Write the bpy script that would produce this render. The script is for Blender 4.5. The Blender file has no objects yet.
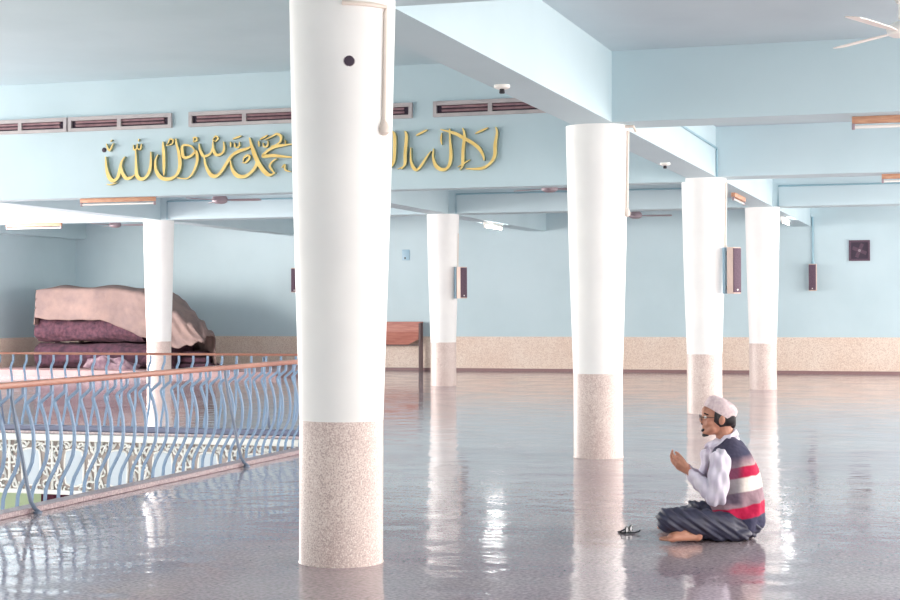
import bpy, bmesh, math, random
import numpy as np
from mathutils import Vector, Matrix, Quaternion
random.seed(7); np.random.seed(7)
C = bpy.context.scene.collection
PI = math.pi

# ------------------------------------------------------------------ camera
cam_d = bpy.data.cameras.new('camera'); cam = bpy.data.objects.new('camera', cam_d); C.objects.link(cam)
cam_d.sensor_fit = 'HORIZONTAL'; cam_d.sensor_width = 36.0
FPX = 1631.88
cam_d.lens = FPX / 900.0 * 36.0
cam_d.clip_end = 300
YAW, PITCH, ROLL = 0.305, 0.00524, -0.0033
EYE = Vector((0, 0, 1.38))
_f = Vector((-math.sin(YAW)*math.cos(PITCH), math.cos(YAW)*math.cos(PITCH), math.sin(PITCH)))
_r = Vector((math.cos(YAW), math.sin(YAW), 0)); _u = _r.cross(_f)
RGT = math.cos(ROLL)*_r + math.sin(ROLL)*_u
UPV = -math.sin(ROLL)*_r + math.cos(ROLL)*_u
FWD = _f
cam.matrix_world = Matrix(((RGT.x, UPV.x, -FWD.x, EYE.x), (RGT.y, UPV.y, -FWD.y, EYE.y), (RGT.z, UPV.z, -FWD.z, EYE.z), (0, 0, 0, 1)))
bpy.context.scene.camera = cam

# ------------------------------------------------------------------ world, sun, exposure
sc = bpy.context.scene
sc.view_settings.view_transform = 'Standard'; sc.view_settings.look = 'None'
sc.view_settings.gamma = 1.0; sc.view_settings.use_curve_mapping = False
sc.view_settings.exposure = 1.5
w = bpy.data.worlds.new('world'); sc.world = w; w.use_nodes = True
wn = w.node_tree; wn.nodes.clear()
wo = wn.nodes.new('ShaderNodeOutputWorld'); wb = wn.nodes.new('ShaderNodeBackground')
wb.inputs[0].default_value = (1.0, 0.935, 0.885, 1); wb.inputs[1].default_value = 1.75
wn.links.new(wb.outputs[0], wo.inputs[0])
def area(name, loc, rot, sx, sy, e, col=(1, .945, .91)):
    d = bpy.data.lights.new(name, 'AREA'); d.shape = 'RECTANGLE'; d.size = sx; d.size_y = sy; d.energy = e; d.color = col
    o = bpy.data.objects.new(name, d); C.objects.link(o); o.location = loc; o.rotation_euler = rot
# fill lamps added at the open left and right sides to brighten the far bays
area('daylight_fill_left', (-20.6, 22.6, 2.2), (0, math.radians(-62), 0), 2.0, 12.0, 720)
area('daylight_fill_right', (4.8, 22.0, 2.0), (0, math.radians(62), 0), 2.2, 22.0, 290)
sc.cycles.max_bounces = 12; sc.cycles.diffuse_bounces = 8; sc.cycles.glossy_bounces = 4

# ------------------------------------------------------------------ grid of the hall
X0, Y0 = -3.238, 8.333          # nearest pillar
A, B = 6.514, 5.664             # bay along the view / across it
ZB = 3.063                      # underside of the beams
ZC = 3.706                      # low ceiling
ZH = 4.72                       # high ceiling over the opening
YW = 34.635                     # far wall
XL = -20.32                     # left wall
XR = 4.6                        # open right side
YC = Y0 + 2*A - 0.2             # face of the inscribed wall
RX = -6.2                       # near railing line
RY = 16.62                      # far railing line

def ray(x, y):
    return FWD + RGT*((x-450)/FPX) - UPV*((y-300)/FPX)
def on_y(x, y, Y): d = ray(x, y); return EYE + d*(Y/d.y)
def on_z(x, y, z): d = ray(x, y); return EYE + d*((z-EYE.z)/d.z)

# ------------------------------------------------------------------ materials
def lin(c):
    return tuple(((v/255)/12.92 if v/255 <= .04045 else ((v/255+.055)/1.055)**2.4) for v in c)
def mat(name, col, rough=.6, var=None, scale=3.0, detail=4, metal=0, bump=0, bscale=40, spec=.5, coat=0, emit=None, lo=.35, hi=.65, stretch=None):
    m = bpy.data.materials.new(name); m.use_nodes = True
    nt = m.node_tree; b = nt.nodes['Principled BSDF']
    c = (*lin(col), 1)
    b.inputs['Base Color'].default_value = c; b.inputs['Roughness'].default_value = rough
    b.inputs['Metallic'].default_value = metal; b.inputs['Specular IOR Level'].default_value = spec
    if coat: b.inputs['Coat Weight'].default_value = coat; b.inputs['Coat Roughness'].default_value = .08
    tc = nt.nodes.new('ShaderNodeTexCoord'); vec = tc.outputs['Object']
    if stretch:
        mp = nt.nodes.new('ShaderNodeMapping'); mp.inputs['Scale'].default_value = stretch
        nt.links.new(vec, mp.inputs[0]); vec = mp.outputs[0]
    if var:
        n = nt.nodes.new('ShaderNodeTexNoise'); n.inputs['Scale'].default_value = scale; n.inputs['Detail'].default_value = detail
        nt.links.new(vec, n.inputs['Vector'])
        r = nt.nodes.new('ShaderNodeValToRGB'); r.color_ramp.elements[0].position = lo; r.color_ramp.elements[1].position = hi
        r.color_ramp.elements[0].color = c; r.color_ramp.elements[1].color = (*lin(var), 1)
        nt.links.new(n.outputs[0], r.inputs[0]); nt.links.new(r.outputs[0], b.inputs['Base Color'])
    if bump:
        n2 = nt.nodes.new('ShaderNodeTexNoise'); n2.inputs['Scale'].default_value = bscale; n2.inputs['Detail'].default_value = 3
        nt.links.new(vec, n2.inputs['Vector'])
        bp = nt.nodes.new('ShaderNodeBump'); bp.inputs['Strength'].default_value = 1; bp.inputs['Distance'].default_value = bump
        nt.links.new(n2.outputs[0], bp.inputs['Height']); nt.links.new(bp.outputs[0], b.inputs['Normal'])
    if emit:
        b.inputs['Emission Color'].default_value = (*emit[0], 1); b.inputs['Emission Strength'].default_value = emit[1]
    return m

def speckle(name, base, dark, light, blotch, big=1.2, fine=90, rough=.35):
    """terrazzo: chips over a blotchy ground"""
    m = bpy.data.materials.new(name); m.use_nodes = True
    nt = m.node_tree; b = nt.nodes['Principled BSDF']; L = nt.links.new
    b.inputs['Roughness'].default_value = rough
    tc = nt.nodes.new('ShaderNodeTexCoord')
    n = nt.nodes.new('ShaderNodeTexNoise'); n.inputs['Scale'].default_value = big; n.inputs['Detail'].default_value = 5
    L(tc.outputs['Object'], n.inputs['Vector'])
    r = nt.nodes.new('ShaderNodeValToRGB'); r.color_ramp.elements[0].position = .38; r.color_ramp.elements[1].position = .64
    r.color_ramp.elements[0].color = (*lin(base), 1); r.color_ramp.elements[1].color = (*lin(blotch), 1)
    L(n.outputs[0], r.inputs[0])
    v = nt.nodes.new('ShaderNodeTexNoise'); v.inputs['Scale'].default_value = fine; v.inputs['Detail'].default_value = 2
    L(tc.outputs['Object'], v.inputs['Vector'])
    r2 = nt.nodes.new('ShaderNodeValToRGB'); e = r2.color_ramp.elements
    e[0].position = .40; e[0].color = (1, 1, 1, 1); e[1].position = .46; e[1].color = (0, 0, 0, 1)
    L(v.outputs[0], r2.inputs[0])
    mx = nt.nodes.new('ShaderNodeMix'); mx.data_type = 'RGBA'
    L(r2.outputs[0], mx.inputs[0]); L(r.outputs[0], mx.inputs[6]); mx.inputs[7].default_value = (*lin(dark), 1)
    r3 = nt.nodes.new('ShaderNodeValToRGB'); e = r3.color_ramp.elements
    e[0].position = .57; e[0].color = (0, 0, 0, 1); e[1].position = .62; e[1].color = (1, 1, 1, 1)
    L(v.outputs[0], r3.inputs[0])
    mx2 = nt.nodes.new('ShaderNodeMix'); mx2.data_type = 'RGBA'
    L(r3.outputs[0], mx2.inputs[0]); L(mx.outputs[2], mx2.inputs[6]); mx2.inputs[7].default_value = (*lin(light), 1)
    L(mx2.outputs[2], b.inputs['Base Color'])
    return m

M = {}
M['blue'] = mat('blue_paint', (191, 211, 218), .55, (184, 205, 212), .8, 5)
M['ceil'] = mat('pale_blue_ceiling_paint', (190, 206, 213), .6, (180, 196, 204), .7, 5)
M['white'] = mat('white_paint', (243, 243, 241), .5, (236, 236, 235), 2, 4)
M['shaft_terrazzo'] = speckle('pillar_terrazzo', (222, 204, 196), (186, 164, 158), (234, 222, 214), (208, 186, 180), 2.5, 130, .4)
M['wall_terrazzo'] = speckle('wall_terrazzo', (222, 200, 184), (202, 178, 164), (234, 218, 204), (228, 212, 198), 1.6, 60, .35)
M['skirt'] = mat('dark_joint', (140, 110, 110), .4)
M['curb'] = speckle('curb_terrazzo', (172, 150, 152), (146, 124, 128), (190, 170, 170), (162, 140, 144), 2, 60, .3)
M['steel'] = mat('blue_grey_painted_steel', (126, 158, 190), .35, (142, 162, 190), 6, 3)
M['rail'] = mat('brown_wood_rail', (166, 106, 90), .3, (186, 128, 108), 4, 4, stretch=(3, .4, 3))
M['post'] = mat('grey_steel_post', (120, 132, 152), .35)
M['gold'] = mat('gold_paint', (244, 214, 134), .45, (236, 202, 118), 6, 3)
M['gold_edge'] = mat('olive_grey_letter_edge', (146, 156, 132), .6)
M['vent_frame'] = mat('grey_vent_frame', (172, 166, 168), .5, (186, 178, 178), 5, 3)
M['dark'] = mat('dark_interior', (62, 50, 66), .7)
M['louvre'] = mat('purple_brown_louvre', (128, 98, 106), .5, (150, 118, 122), 8, 3)
M['oak'] = mat('orange_wood_batten', (206, 160, 130), .5, (186, 134, 108), 9, 4, stretch=(1, 1, 5))
M['tube_off'] = mat('unlit_glass_tube', (232, 232, 228), .2)
M['tube_on'] = mat('lit_tube', (255, 255, 255), .3, emit=((1, 1, 1), 16))
M['metal_white'] = mat('white_enamel', (240, 238, 232), .3)
M['fan_grey'] = mat('grey_fan_metal', (150, 134, 142), .4)
M['fan_blade'] = mat('tan_fan_blade', (242, 232, 224), .4)
M['pipe'] = mat('cream_conduit', (226, 214, 204), .45)
M['pipe_blue'] = mat('blue_conduit', (140, 176, 190), .45)
M['spk_side'] = mat('pinkish_beige_cabinet', (214, 190, 178), .5)
M['grille'] = mat('dark_plum_grille', (98, 76, 92), .7, (84, 62, 80), 60, 2)
M['spk_back'] = mat('pale_blue_metal', (158, 190, 208), .4)
M['wood_red'] = mat('reddish_varnished_wood', (186, 122, 104), .35, (166, 100, 88), 3, 5, stretch=(1, 1, 8))
M['wood_dark'] = mat('dark_wood', (92, 70, 72), .5)
M['tarp'] = mat('brown_tarpaulin', (136, 114, 108), .8, (116, 98, 96), 3, 6, bump=.03, bscale=5)
M['carpet'] = mat('maroon_carpet', (78, 46, 60), .95, (52, 32, 46), 9, 5, bump=.03, bscale=14)
M['carpet2'] = mat('dusty_maroon_carpet', (92, 58, 70), .95, (60, 38, 52), 12, 5, bump=.03, bscale=14)
M['cloth_grey'] = mat('grey_cloth', (134, 112, 120), .9, (88, 66, 80), 8, 5)
M['orn_white'] = mat('white_ornament', (240, 240, 238), .5)
M['orn_back'] = mat('grey_brown_backing', (176, 164, 160), .7)
M['orn_panel'] = mat('pale_grey_blue_panel', (196, 208, 220), .4)
M['curb_dark'] = mat('slate_blue_curb', (118, 124, 150), .5)
M['green'] = mat('light_green_paint', (182, 204, 168), .6)
M['maroon'] = mat('maroon_cloth', (96, 46, 66), .9)
M['black'] = mat('black_plastic', (40, 38, 44), .35)
M['dais'] = mat('dusty_pink_dais', (158, 130, 130), .6, (142, 116, 118), 2, 5)
M['lens'] = mat('grey_lens', (120, 126, 140), .15)
M['lower'] = mat('lower_hall_floor', (170, 176, 170), .4)

def floor_mat():
    m = bpy.data.materials.new('polished_terrazzo_floor'); m.use_nodes = True
    nt = m.node_tree; b = nt.nodes['Principled BSDF']; L = nt.links.new
    tc = nt.nodes.new('ShaderNodeTexCoord'); o = tc.outputs['Object']
    n = nt.nodes.new('ShaderNodeTexNoise'); n.inputs['Scale'].default_value = .55; n.inputs['Detail'].default_value = 6; n.inputs['Roughness'].default_value = .6
    L(o, n.inputs['Vector'])
    r = nt.nodes.new('ShaderNodeValToRGB'); e = r.color_ramp.elements
    e[0].position = .38; e[0].color = (*lin((166, 146, 154)), 1); e[1].position = .62; e[1].color = (*lin((182, 168, 170)), 1)
    L(n.outputs[0], r.inputs[0])
    v = nt.nodes.new('ShaderNodeTexNoise'); v.inputs['Scale'].default_value = 45; v.inputs['Detail'].default_value = 3
    L(o, v.inputs['Vector'])
    r2 = nt.nodes.new('ShaderNodeValToRGB'); e = r2.color_ramp.elements
    e[0].position = .35; e[0].color = (.72, .72, .72, 1); e[1].position = .65; e[1].color = (1.2, 1.2, 1.2, 1)
    L(v.outputs[0], r2.inputs[0])
    mx = nt.nodes.new('ShaderNodeMix'); mx.data_type = 'RGBA'; mx.blend_type = 'MULTIPLY'; mx.inputs[0].default_value = 1
    L(r.outputs[0], mx.inputs[6]); L(r2.outputs[0], mx.inputs[7]); L(mx.outputs[2], b.inputs['Base Color'])
    b.inputs['Roughness'].default_value = .085; b.inputs['IOR'].default_value = 1.65
    rn = nt.nodes.new('ShaderNodeTexNoise'); rn.inputs['Scale'].default_value = 1.7; rn.inputs['Detail'].default_value = 4
    L(o, rn.inputs['Vector'])
    mr = nt.nodes.new('ShaderNodeMapRange'); mr.inputs['From Min'].default_value = .35; mr.inputs['From Max'].default_value = .7
    mr.inputs['To Min'].default_value = .06; mr.inputs['To Max'].default_value = .15
    L(rn.outputs[0], mr.inputs[0]); L(mr.outputs[0], b.inputs['Roughness'])
    wv = nt.nodes.new('ShaderNodeTexNoise'); wv.inputs['Scale'].default_value = 3.2; wv.inputs['Detail'].default_value = 2
    L(o, wv.inputs['Vector'])
    bp = nt.nodes.new('ShaderNodeBump'); bp.inputs['Strength'].default_value = 1; bp.inputs['Distance'].default_value = .006
    L(wv.outputs[0], bp.inputs['Height']); L(bp.outputs[0], b.inputs['Normal'])
    return m
M['floor'] = floor_mat()

# ------------------------------------------------------------------ mesh helpers
def bm_new(): return bmesh.new()
def box(bm, a, b_, rot=None, piv=None, bev=0):
    a = Vector(a); b_ = Vector(b_)
    g = bmesh.ops.create_cube(bm, size=1)['verts']
    s = b_-a; c = (a+b_)/2
    for v in g: v.co = Vector((v.co.x*s.x, v.co.y*s.y, v.co.z*s.z)) + c
    if bev:
        es = set(e for v in g for e in v.link_edges)
        res = bmesh.ops.bevel(bm, geom=list(es), offset=bev, segments=2, affect='EDGES', profile=.5)
        g = list(set(v for f in res['faces'] for v in f.verts) | set(v for v in g if v.is_valid))
    if rot is not None:
        p = Vector(piv) if piv is not None else c
        for v in g: v.co = p + rot @ (v.co-p)
    return g
def frame_of(d):
    d = d.normalized(); up = Vector((0, 0, 1)) if abs(d.z) < .95 else Vector((1, 0, 0))
    s = d.cross(up).normalized(); return s, s.cross(d).normalized()
def tube(bm, pts, rad, n=8, cap=True, flat=None):
    """tube through points; rad number or list"""
    pts = [Vector(p) for p in pts]; rings = []
    for i, p in enumerate(pts):
        d = (pts[min(i+1, len(pts)-1)]-pts[max(i-1, 0)])
        s, t = frame_of(d)
        r = rad[i] if isinstance(rad, (list, tuple)) else rad
        ring = []
        for k in range(n):
            an = 2*PI*k/n
            ring.append(bm.verts.new(p + s*math.cos(an)*r + t*math.sin(an)*r*(flat or 1)))
        rings.append(ring)
    for a, b_ in zip(rings, rings[1:]):
        for k in range(n):
            bm.faces.new((a[k], a[(k+1) % n], b_[(k+1) % n], b_[k]))
    if cap:
        bm.faces.new(rings[0][::-1]); bm.faces.new(rings[-1])
def lathe(bm, prof, c=(0, 0), n=48, cap=True):
    rings = []
    for r, z in prof:
        rings.append([bm.verts.new((c[0]+r*math.cos(2*PI*k/n), c[1]+r*math.sin(2*PI*k/n), z)) for k in range(n)])
    for a, b_ in zip(rings, rings[1:]):
        for k in range(n): bm.faces.new((a[k], a[(k+1) % n], b_[(k+1) % n], b_[k]))
    if cap: bm.faces.new(rings[0][::-1]); bm.faces.new(rings[-1])
def build(name, bm, m, parent=None, smooth=False, loc=None):
    bmesh.ops.recalc_face_normals(bm, faces=bm.faces)
    me = bpy.data.meshes.new(name); bm.to_mesh(me); bm.free()
    o = bpy.data.objects.new(name, me); C.objects.link(o); me.materials.append(m)
    if smooth:
        for p in me.polygons: p.use_smooth = True
        if smooth != 'all':
            me.set_sharp_from_angle(angle=math.radians(38))
    if parent: o.parent = parent
    if loc is not None: o.location = loc
    return o
def empty(name, loc=(0, 0, 0), rz=0):
    o = bpy.data.objects.new(name, None); C.objects.link(o); o.location = loc; o.rotation_euler = (0, 0, rz)
    o.empty_display_size = .1
    return o
def tag(o, label=None, cat=None, group=None, kind=None):
    if label: o['label'] = label
    if cat: o['category'] = cat
    if group: o['group'] = group
    if kind: o['kind'] = kind
    return o
def copy_tree(o, parent=None):
    c = o.copy(); C.objects.link(c)
    if parent: c.parent = parent
    for ch in list(o.children): copy_tree(ch, c)
    return c
def struct(name, bm, m, smooth=False):
    return tag(build(name, bm, m, smooth=smooth), kind='structure')

# ------------------------------------------------------------------ structure
VX0, VX1, VY0, VY1 = -20.32, -6.30, 3.0, 16.36      # opening in the floor
bm = bm_new()
box(bm, (VX1, -6, -.3), (XR, YW+.2, 0)); box(bm, (XL-.2, VY1, -.3), (VX1, YW+.2, 0)); box(bm, (XL-.2, -6, -.3), (VX1, VY0, 0))
struct('floor', bm, M['floor'])
bm = bm_new(); box(bm, (XL-6, -8, -4.2), (16, YW+2, -4.0)); struct('floor_lower', bm, M['lower'])
bm = bm_new(); box(bm, (XL, 22.0, -4.0), (VX1+2, 22.2, -.3)); struct('wall_lower', bm, M['green'])
# far wall and its terrazzo dado
bm = bm_new(); box(bm, (XL-.2, YW, 0.758), (XR, YW+.25, ZC+.1)); struct('wall_back', bm, M['blue'])
bm = bm_new(); box(bm, (XL-.2, YW-.03, 0.0), (XR, YW+.25, .758)); struct('wall_back_dado', bm, M['wall_terrazzo'])
bm = bm_new(); box(bm, (XL, YW-.045, 0.0), (XR, YW-.03, .06)); struct('baseboard_back', bm, M['skirt'])
bm = bm_new(); box(bm, (XL-.25, 30.9, 0.758), (XL, YW, ZC+.1)); box(bm, (XL-.25, 16.9, 3.2), (XL, 30.9, ZC+.1))
struct('wall_left', bm, M['blue'])
bm = bm_new(); box(bm, (XL-.25, 30.9, 0.0), (XL+.03, YW-.03, .758)); struct('wall_left_dado', bm, M['wall_terrazzo'])
bm = bm_new(); box(bm, (XL, -6.2, 0), (XR, -6, ZH)); struct('wall_behind', bm, M['blue'])
# ceilings
bm = bm_new(); box(bm, (X0, -6, ZC), (XR, YW+.2, ZC+.15)); box(bm, (XL-.2, YC+.35, ZC), (X0, YW+.2, ZC+.15)); struct('ceiling', bm, M['ceil'])
bm = bm_new(); box(bm, (XL-.2, -6, ZH), (X0-.15, YC+.35, ZH+.15)); struct('ceiling_high', bm, M['blue'])
# inscribed wall over the far edge of the opening
bm = bm_new(); box(bm, (XL, YC, 3.018), (X0-.1, YC+.35, ZH)); struct('wall_inscribed', bm, M['blue'])
# beams
def beam(name, a, b_): bm = bm_new(); box(bm, a, b_); return struct(name, bm, M['blue'])
beam('ceiling_beam_long', (X0-.181, -6, ZB), (X0+.207, YW, ZH))
for k in range(0, 4):
    yy = Y0+k*A
    beam('ceiling_beam_cross', (X0+.207, yy-.32, ZB), (XR, yy+.24, ZC))
beam('ceiling_beam_cross', (XL, Y0+3*A-.32, ZB), (X0-.181, Y0+3*A+.24, ZC))
for k in (1, 2, 3):
    if X0-k*B < XL: continue
    beam('ceiling_beam_long', (X0-k*B-.181, YC+.35, ZB), (X0-k*B+.207, Y0+3*A-.32, ZC))
    beam('ceiling_beam_long', (X0-k*B-.181, Y0+3*A+.24, ZB), (X0-k*B+.207, YW, ZC))
# low dais along the far left
bm = bm_new(); box(bm, (XL+.03, 30.25, 0), (-13.2, YW-.045, .11)); struct('floor_dais', bm, M['dais'])

# ------------------------------------------------------------------ pillars
def make_pillar():
    root = empty('pillar')
    bm = bm_new(); lathe(bm, [(.2285, .76), (.2285, .765), (.267, 2.0), (.290, ZB)], n=64)
    build('shaft', bm, M['white'], root, smooth=True)
    bm = bm_new(); lathe(bm, [(.234, 0), (.229, .012), (.229, .775), (.2275, .78)], n=64)
    build('terrazzo_base', bm, M['shaft_terrazzo'], root, smooth=True)
    return root
proto = make_pillar(); first = True
PL = [((X0-.014, Y0), 'thick white pillar nearest the viewer, speckled terrazzo foot, dark socket near its top'),
      ((X0, Y0+A), 'white tapering pillar standing just behind and left of the praying man'),
      ((X0, Y0+2*A), 'white pillar directly behind the praying man, with a column loudspeaker on its side'),
      ((X0, Y0+3*A), 'rightmost and farthest white pillar of the right-hand row, with a bare shaft'),
      ((X0-B, Y0+3*A), 'slender far white pillar right of the nearest pillar, small loudspeaker on its right side'),
      ((X0-2*B, Y0+3*A), 'leftmost far white pillar in front of the tarpaulin-covered heap')]
for i, ((x, y), lb) in enumerate(PL):
    o = proto if i == 0 else copy_tree(proto)
    o.location = (x, y, 0); o.rotation_euler = (0, .0058 if i == 0 else 0, 0); tag(o, lb, 'pillar', 'round white pillars of the hall')

# ------------------------------------------------------------------ railings
PROF = [(.86, 0), (.80, 0), (.785, -.008), (.73, -.078), (.715, -.088), (.69, -.084), (.62, -.058), (.53, -.038), (.46, -.033), (.38, -.036), (.31, -.048),
        (.25, -.074), (.19, -.108), (.13, -.142), (.07, -.162), (.0, -.168), (-.05, -.168)]
def bar_mesh(amp=1):
    bm = bm_new(); pts = [Vector((dx*amp, 0, z)) for z, dx in PROF]
    rings = []
    for i, p in enumerate(pts):
        d = (pts[min(i+1, len(pts)-1)]-pts[max(i-1, 0)]).normalized(); s = Vector((d.z, 0, -d.x))
        h, t = .010, .010
        rings.append([bm.verts.new(p+s*a*h+Vector((0, 1, 0))*b*t) for a, b in ((1, 1), (-1, 1), (-1, -1), (1, -1))])
    for a, b in zip(rings, rings[1:]):
        for k in range(4): bm.faces.new((a[k], a[(k+1) % 4], b[(k+1) % 4], b[k]))
    bm.faces.new(rings[0]); bm.faces.new(rings[-1][::-1])
    bmesh.ops.recalc_face_normals(bm, faces=bm.faces)
    me = bpy.data.meshes.new('baluster'); bm.to_mesh(me); bm.free(); me.materials.append(M['steel']); return me
BAR = bar_mesh(); BAR2 = bar_mesh(.62)
def railing(loc, rz, length, step, posts, label, start=0.0, bar=BAR, hr=.03):
    """runs along local +Y from loc; the opening lies on local -X"""
    root = empty('railing', loc, rz); tag(root, label, 'railing', 'steel railings round the opening in the floor')
    bm = bm_new(); box(bm, (-hr, 0, .89-1.5*hr), (hr, length, .89), bev=.4*hr); build('handrail', bm, M['rail'], root, smooth=True)
    bm = bm_new(); box(bm, (-.186, 0, -.06), (-.150, length, -.045)); build('bottom_bar', bm, M['steel'], root)
    n = int((length-start)/step)
    for k in range(n):
        o = bpy.data.objects.new('baluster', bar); C.objects.link(o); o.parent = root; o.location = (0, start+k*step, 0)
    for y in posts:
        bm = bm_new()
        tube(bm, [(-.0, y, .85), (.0, y, .80), (.035, y, .60), (.075, y, .42), (.12, y, .20), (.15, y, .08), (.185, y, .03), (.215, y, .012)], .014, 8)
        lathe(bm, [(.03, 0.0), (.03, .012), (.012, .02)], (.205, y), 16)
        build('post', bm, M['post'], root, smooth=True)
        tag(root.children[-1], 'grey brace post leaning out to the hall floor')
    return root
railing((RX, 6.0, 0), 0, RY-6.0-.24, .183, [9.72-6, 13.1-6, 16.2-6], 'near blue steel railing with brown handrail running along the open floor edge', .03)
# far railing: local +Y runs along world +X... opening on world -Y side
railing((RX+.0, RY, 0), PI/2, 13.9, .178, [1.2, 4.6, 8.0, 11.4], 'far blue steel railing across the opening, thin handrail level with the dado', .10, BAR2, .018)
# curbs
bm = bm_new(); box(bm, (-6.17, 3.0, 0), (-6.035, 16.50, .04), bev=.006); tag(build('curb', bm, M['curb']), kind='structure')
bm = bm_new(); box(bm, (XL, 16.44, 0), (-6.17, 16.62+.0, .055), bev=.006); tag(build('curb', bm, M['curb_dark']), kind='structure')

# ------------------------------------------------------------------ ornamental fascia below the far edge
def fascia():
    root = empty('ornamental_fascia', (0, 16.33, 0))
    tag(root, 'white openwork fascia of scrolls and pale panels below the far railing', 'fascia')
    x0, x1, zt, zb = -17.0, -6.35, -.03, -.71
    bm = bm_new(); box(bm, (x0, 0, zb), (x1, .02, zt)); build('backing', bm, M['orn_back'], root)
    bm = bm_new(); box(bm, (x0, -.05, zt-.075), (x1, 0, zt), bev=.01); build('top_border', bm, M['orn_white'], root)
    bm = bm_new(); box(bm, (x0, -.05, zb), (x1, 0, zb+.05), bev=.01); build('bottom_border', bm, M['orn_white'], root)
    pitch = .555; c = -10.15
    def arc(bm, cx, cz, r, a0, a1, rr=.012, shrink=.0, n=12):
        pts = []
        for i in range(n+1):
            t = i/n; a = a0+(a1-a0)*t; q = r*(1-shrink*t)
            pts.append((cx+q*math.cos(a), -.018, cz+q*math.sin(a)))
        tube(bm, pts, rr, 6)
    ks = [k for k in range(-12, 8) if x0+.3 < c+k*pitch < x1-.2]
    pm = None; sm = None
    for k in ks:
        cx = c+k*pitch; cz = -.40
        if pm is None:
            bm = bm_new()      # panel with curved-in sides, waisted top
            out = []
            w_, h_ = .115, .175
            for i in range(9): t = i/8; out.append((-w_*(.86+.14*math.sin(PI*t)) if 1 else 0, -h_+2*h_*t))
            for i in range(9): t = i/8; out.append((w_*(-.86+1.72*t), h_+.02*math.sin(PI*t)))
            for i in range(9): t = i/8; out.append((w_*(.86+.14*math.sin(PI*t)), h_-2*h_*t))
            for i in range(9): t = i/8; out.append((w_*(.86-1.72*t), -h_-.03*math.sin(PI*t)))
            vs = []
            for (a, b) in out:
                v = Vector((a, 0, b))
                if not vs or (vs[-1]-v).length > 1e-4: vs.append(v)
            if (vs[0]-vs[-1]).length < 1e-4: vs.pop()
            f0 = bm.faces.new([bm.verts.new(v) for v in vs])
            ex = bmesh.ops.extrude_face_region(bm, geom=[f0])
            for v in [g for g in ex['geom'] if isinstance(g, bmesh.types.BMVert)]: v.co.y -= .014
            po = build('panel', bm, M['orn_panel'], root); pm = po.data
            bm = bm_new(); tube(bm, [(v.x*1.06, -.012, v.z*1.05) for v in vs]+[(vs[0].x*1.06, -.012, vs[0].z*1.05)], .011, 6)
            fo = build('panel_frame', bm, M['orn_white'], po); fm = fo.data
            bm = bm_new()
            for sx in (-1, 1):
                for (px_, pz, r) in ((.205, -.055, .055), (.245, .075, .05), (.175, .21, .05), (.20, -.20, .05), (.255, -.13, .035), (.09, .245, .04), (.10, -.245, .038), (.25, .20, .035)):
                    a0 = random.uniform(0, 6.28)
                    arc(bm, sx*px_, pz, r, a0, a0+sx*4.9, .0125, .45)
                tube(bm, [(sx*.16, -.018, -.27), (sx*.225, -.018, -.12), (sx*.185, -.018, .02), (sx*.26, -.018, .15), (sx*.19, -.018, .29)], .014, 6)
                tube(bm, [(sx*.27, -.018, -.27), (sx*.275, -.018, .30)], .012, 6)
                tube(bm, [(sx*.02, -.018, .28), (sx*.06, -.018, .22), (sx*.14, -.018, .27), (sx*.2, -.018, .15)], .012, 6)
            so = build('scrollwork', bm, M['orn_white'], root, smooth='all'); sm = so.data
        else:
            po = bpy.data.objects.new('panel', pm); C.objects.link(po); po.parent = root
            fo = bpy.data.objects.new('panel_frame', fm); C.objects.link(fo); fo.parent = po
            so = bpy.data.objects.new('scrollwork', sm); C.objects.link(so); so.parent = root
        po.location = (cx, 0, cz); so.location = (cx, 0, cz)
fascia()
# maroon cloth hanging on the lower wall
bm = bm_new()
N = 90; p0, p1 = on_y(41, 500, 21.9).x, -9.0
vs = []
for i in range(N+1):
    t = i/N; x = p0+(p1-p0)*t; y = 21.9+.04*math.sin(t*95)
    vs.append((bm.verts.new((x, y, -3.9)), bm.verts.new((x, y, -1.15)), bm.verts.new((x, y+.01, -1.15)), bm.verts.new((x, y+.01, -3.9))))
for a, b in zip(vs, vs[1:]):
    bm.faces.new((a[0], b[0], b[1], a[1])); bm.faces.new((a[2], a[1], b[1], b[2])); bm.faces.new((a[3], a[2], b[2], b[3]))
tag(build('curtain', bm, M['maroon'], smooth='all'), 'maroon curtain on the lower wall seen under the white fascia', 'curtain')

# ------------------------------------------------------------------ inscription
def stroke_poly(bm, pts, w0, y_f, y_b, broad=True):
    """ribbon stroke in the wall plane, calligraphic width; pts in world (x,z)"""
    # resample with Catmull-Rom
    P = [Vector((a, b)) for a, b in pts]; S = []
    for i in range(len(P)-1):
        a = P[max(i-1, 0)]; b = P[i]; c = P[i+1]; d = P[min(i+2, len(P)-1)]
        for k in range(5):
            t = k/5
            S.append(.5*((2*b)+(c-a)*t+(2*a-5*b+4*c-d)*t*t+(3*b-a-3*c+d)*t**3))
    S.append(P[-1]); n = len(S); ring = []
    for i, q in enumerate(S):
        d = (S[min(i+1, n-1)]-S[max(i-1, 0)])
        if d.length < 1e-6: d = Vector((1, 0))
        d.normalize(); nn = Vector((-d.y, d.x)); t = i/(n-1)
        e = min(1, .30+2.6*min(t, 1-t)+.0)
        pen = .72+.42*abs(nn.dot(Vector((.80, .60)))) if broad else 1
        h = w0*.5*e*pen
        ring.append([bm.verts.new((v.x, y, v.y)) for v, y in ((q+nn*h, y_f), (q-nn*h, y_f), (q-nn*h, y_b), (q+nn*h, y_b))])
    for a, b in zip(ring, ring[1:]):
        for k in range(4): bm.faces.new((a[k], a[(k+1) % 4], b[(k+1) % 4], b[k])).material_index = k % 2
    bm.faces.new(ring[0]).material_index = 1; bm.faces.new(ring[-1][::-1]).material_index = 1
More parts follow.
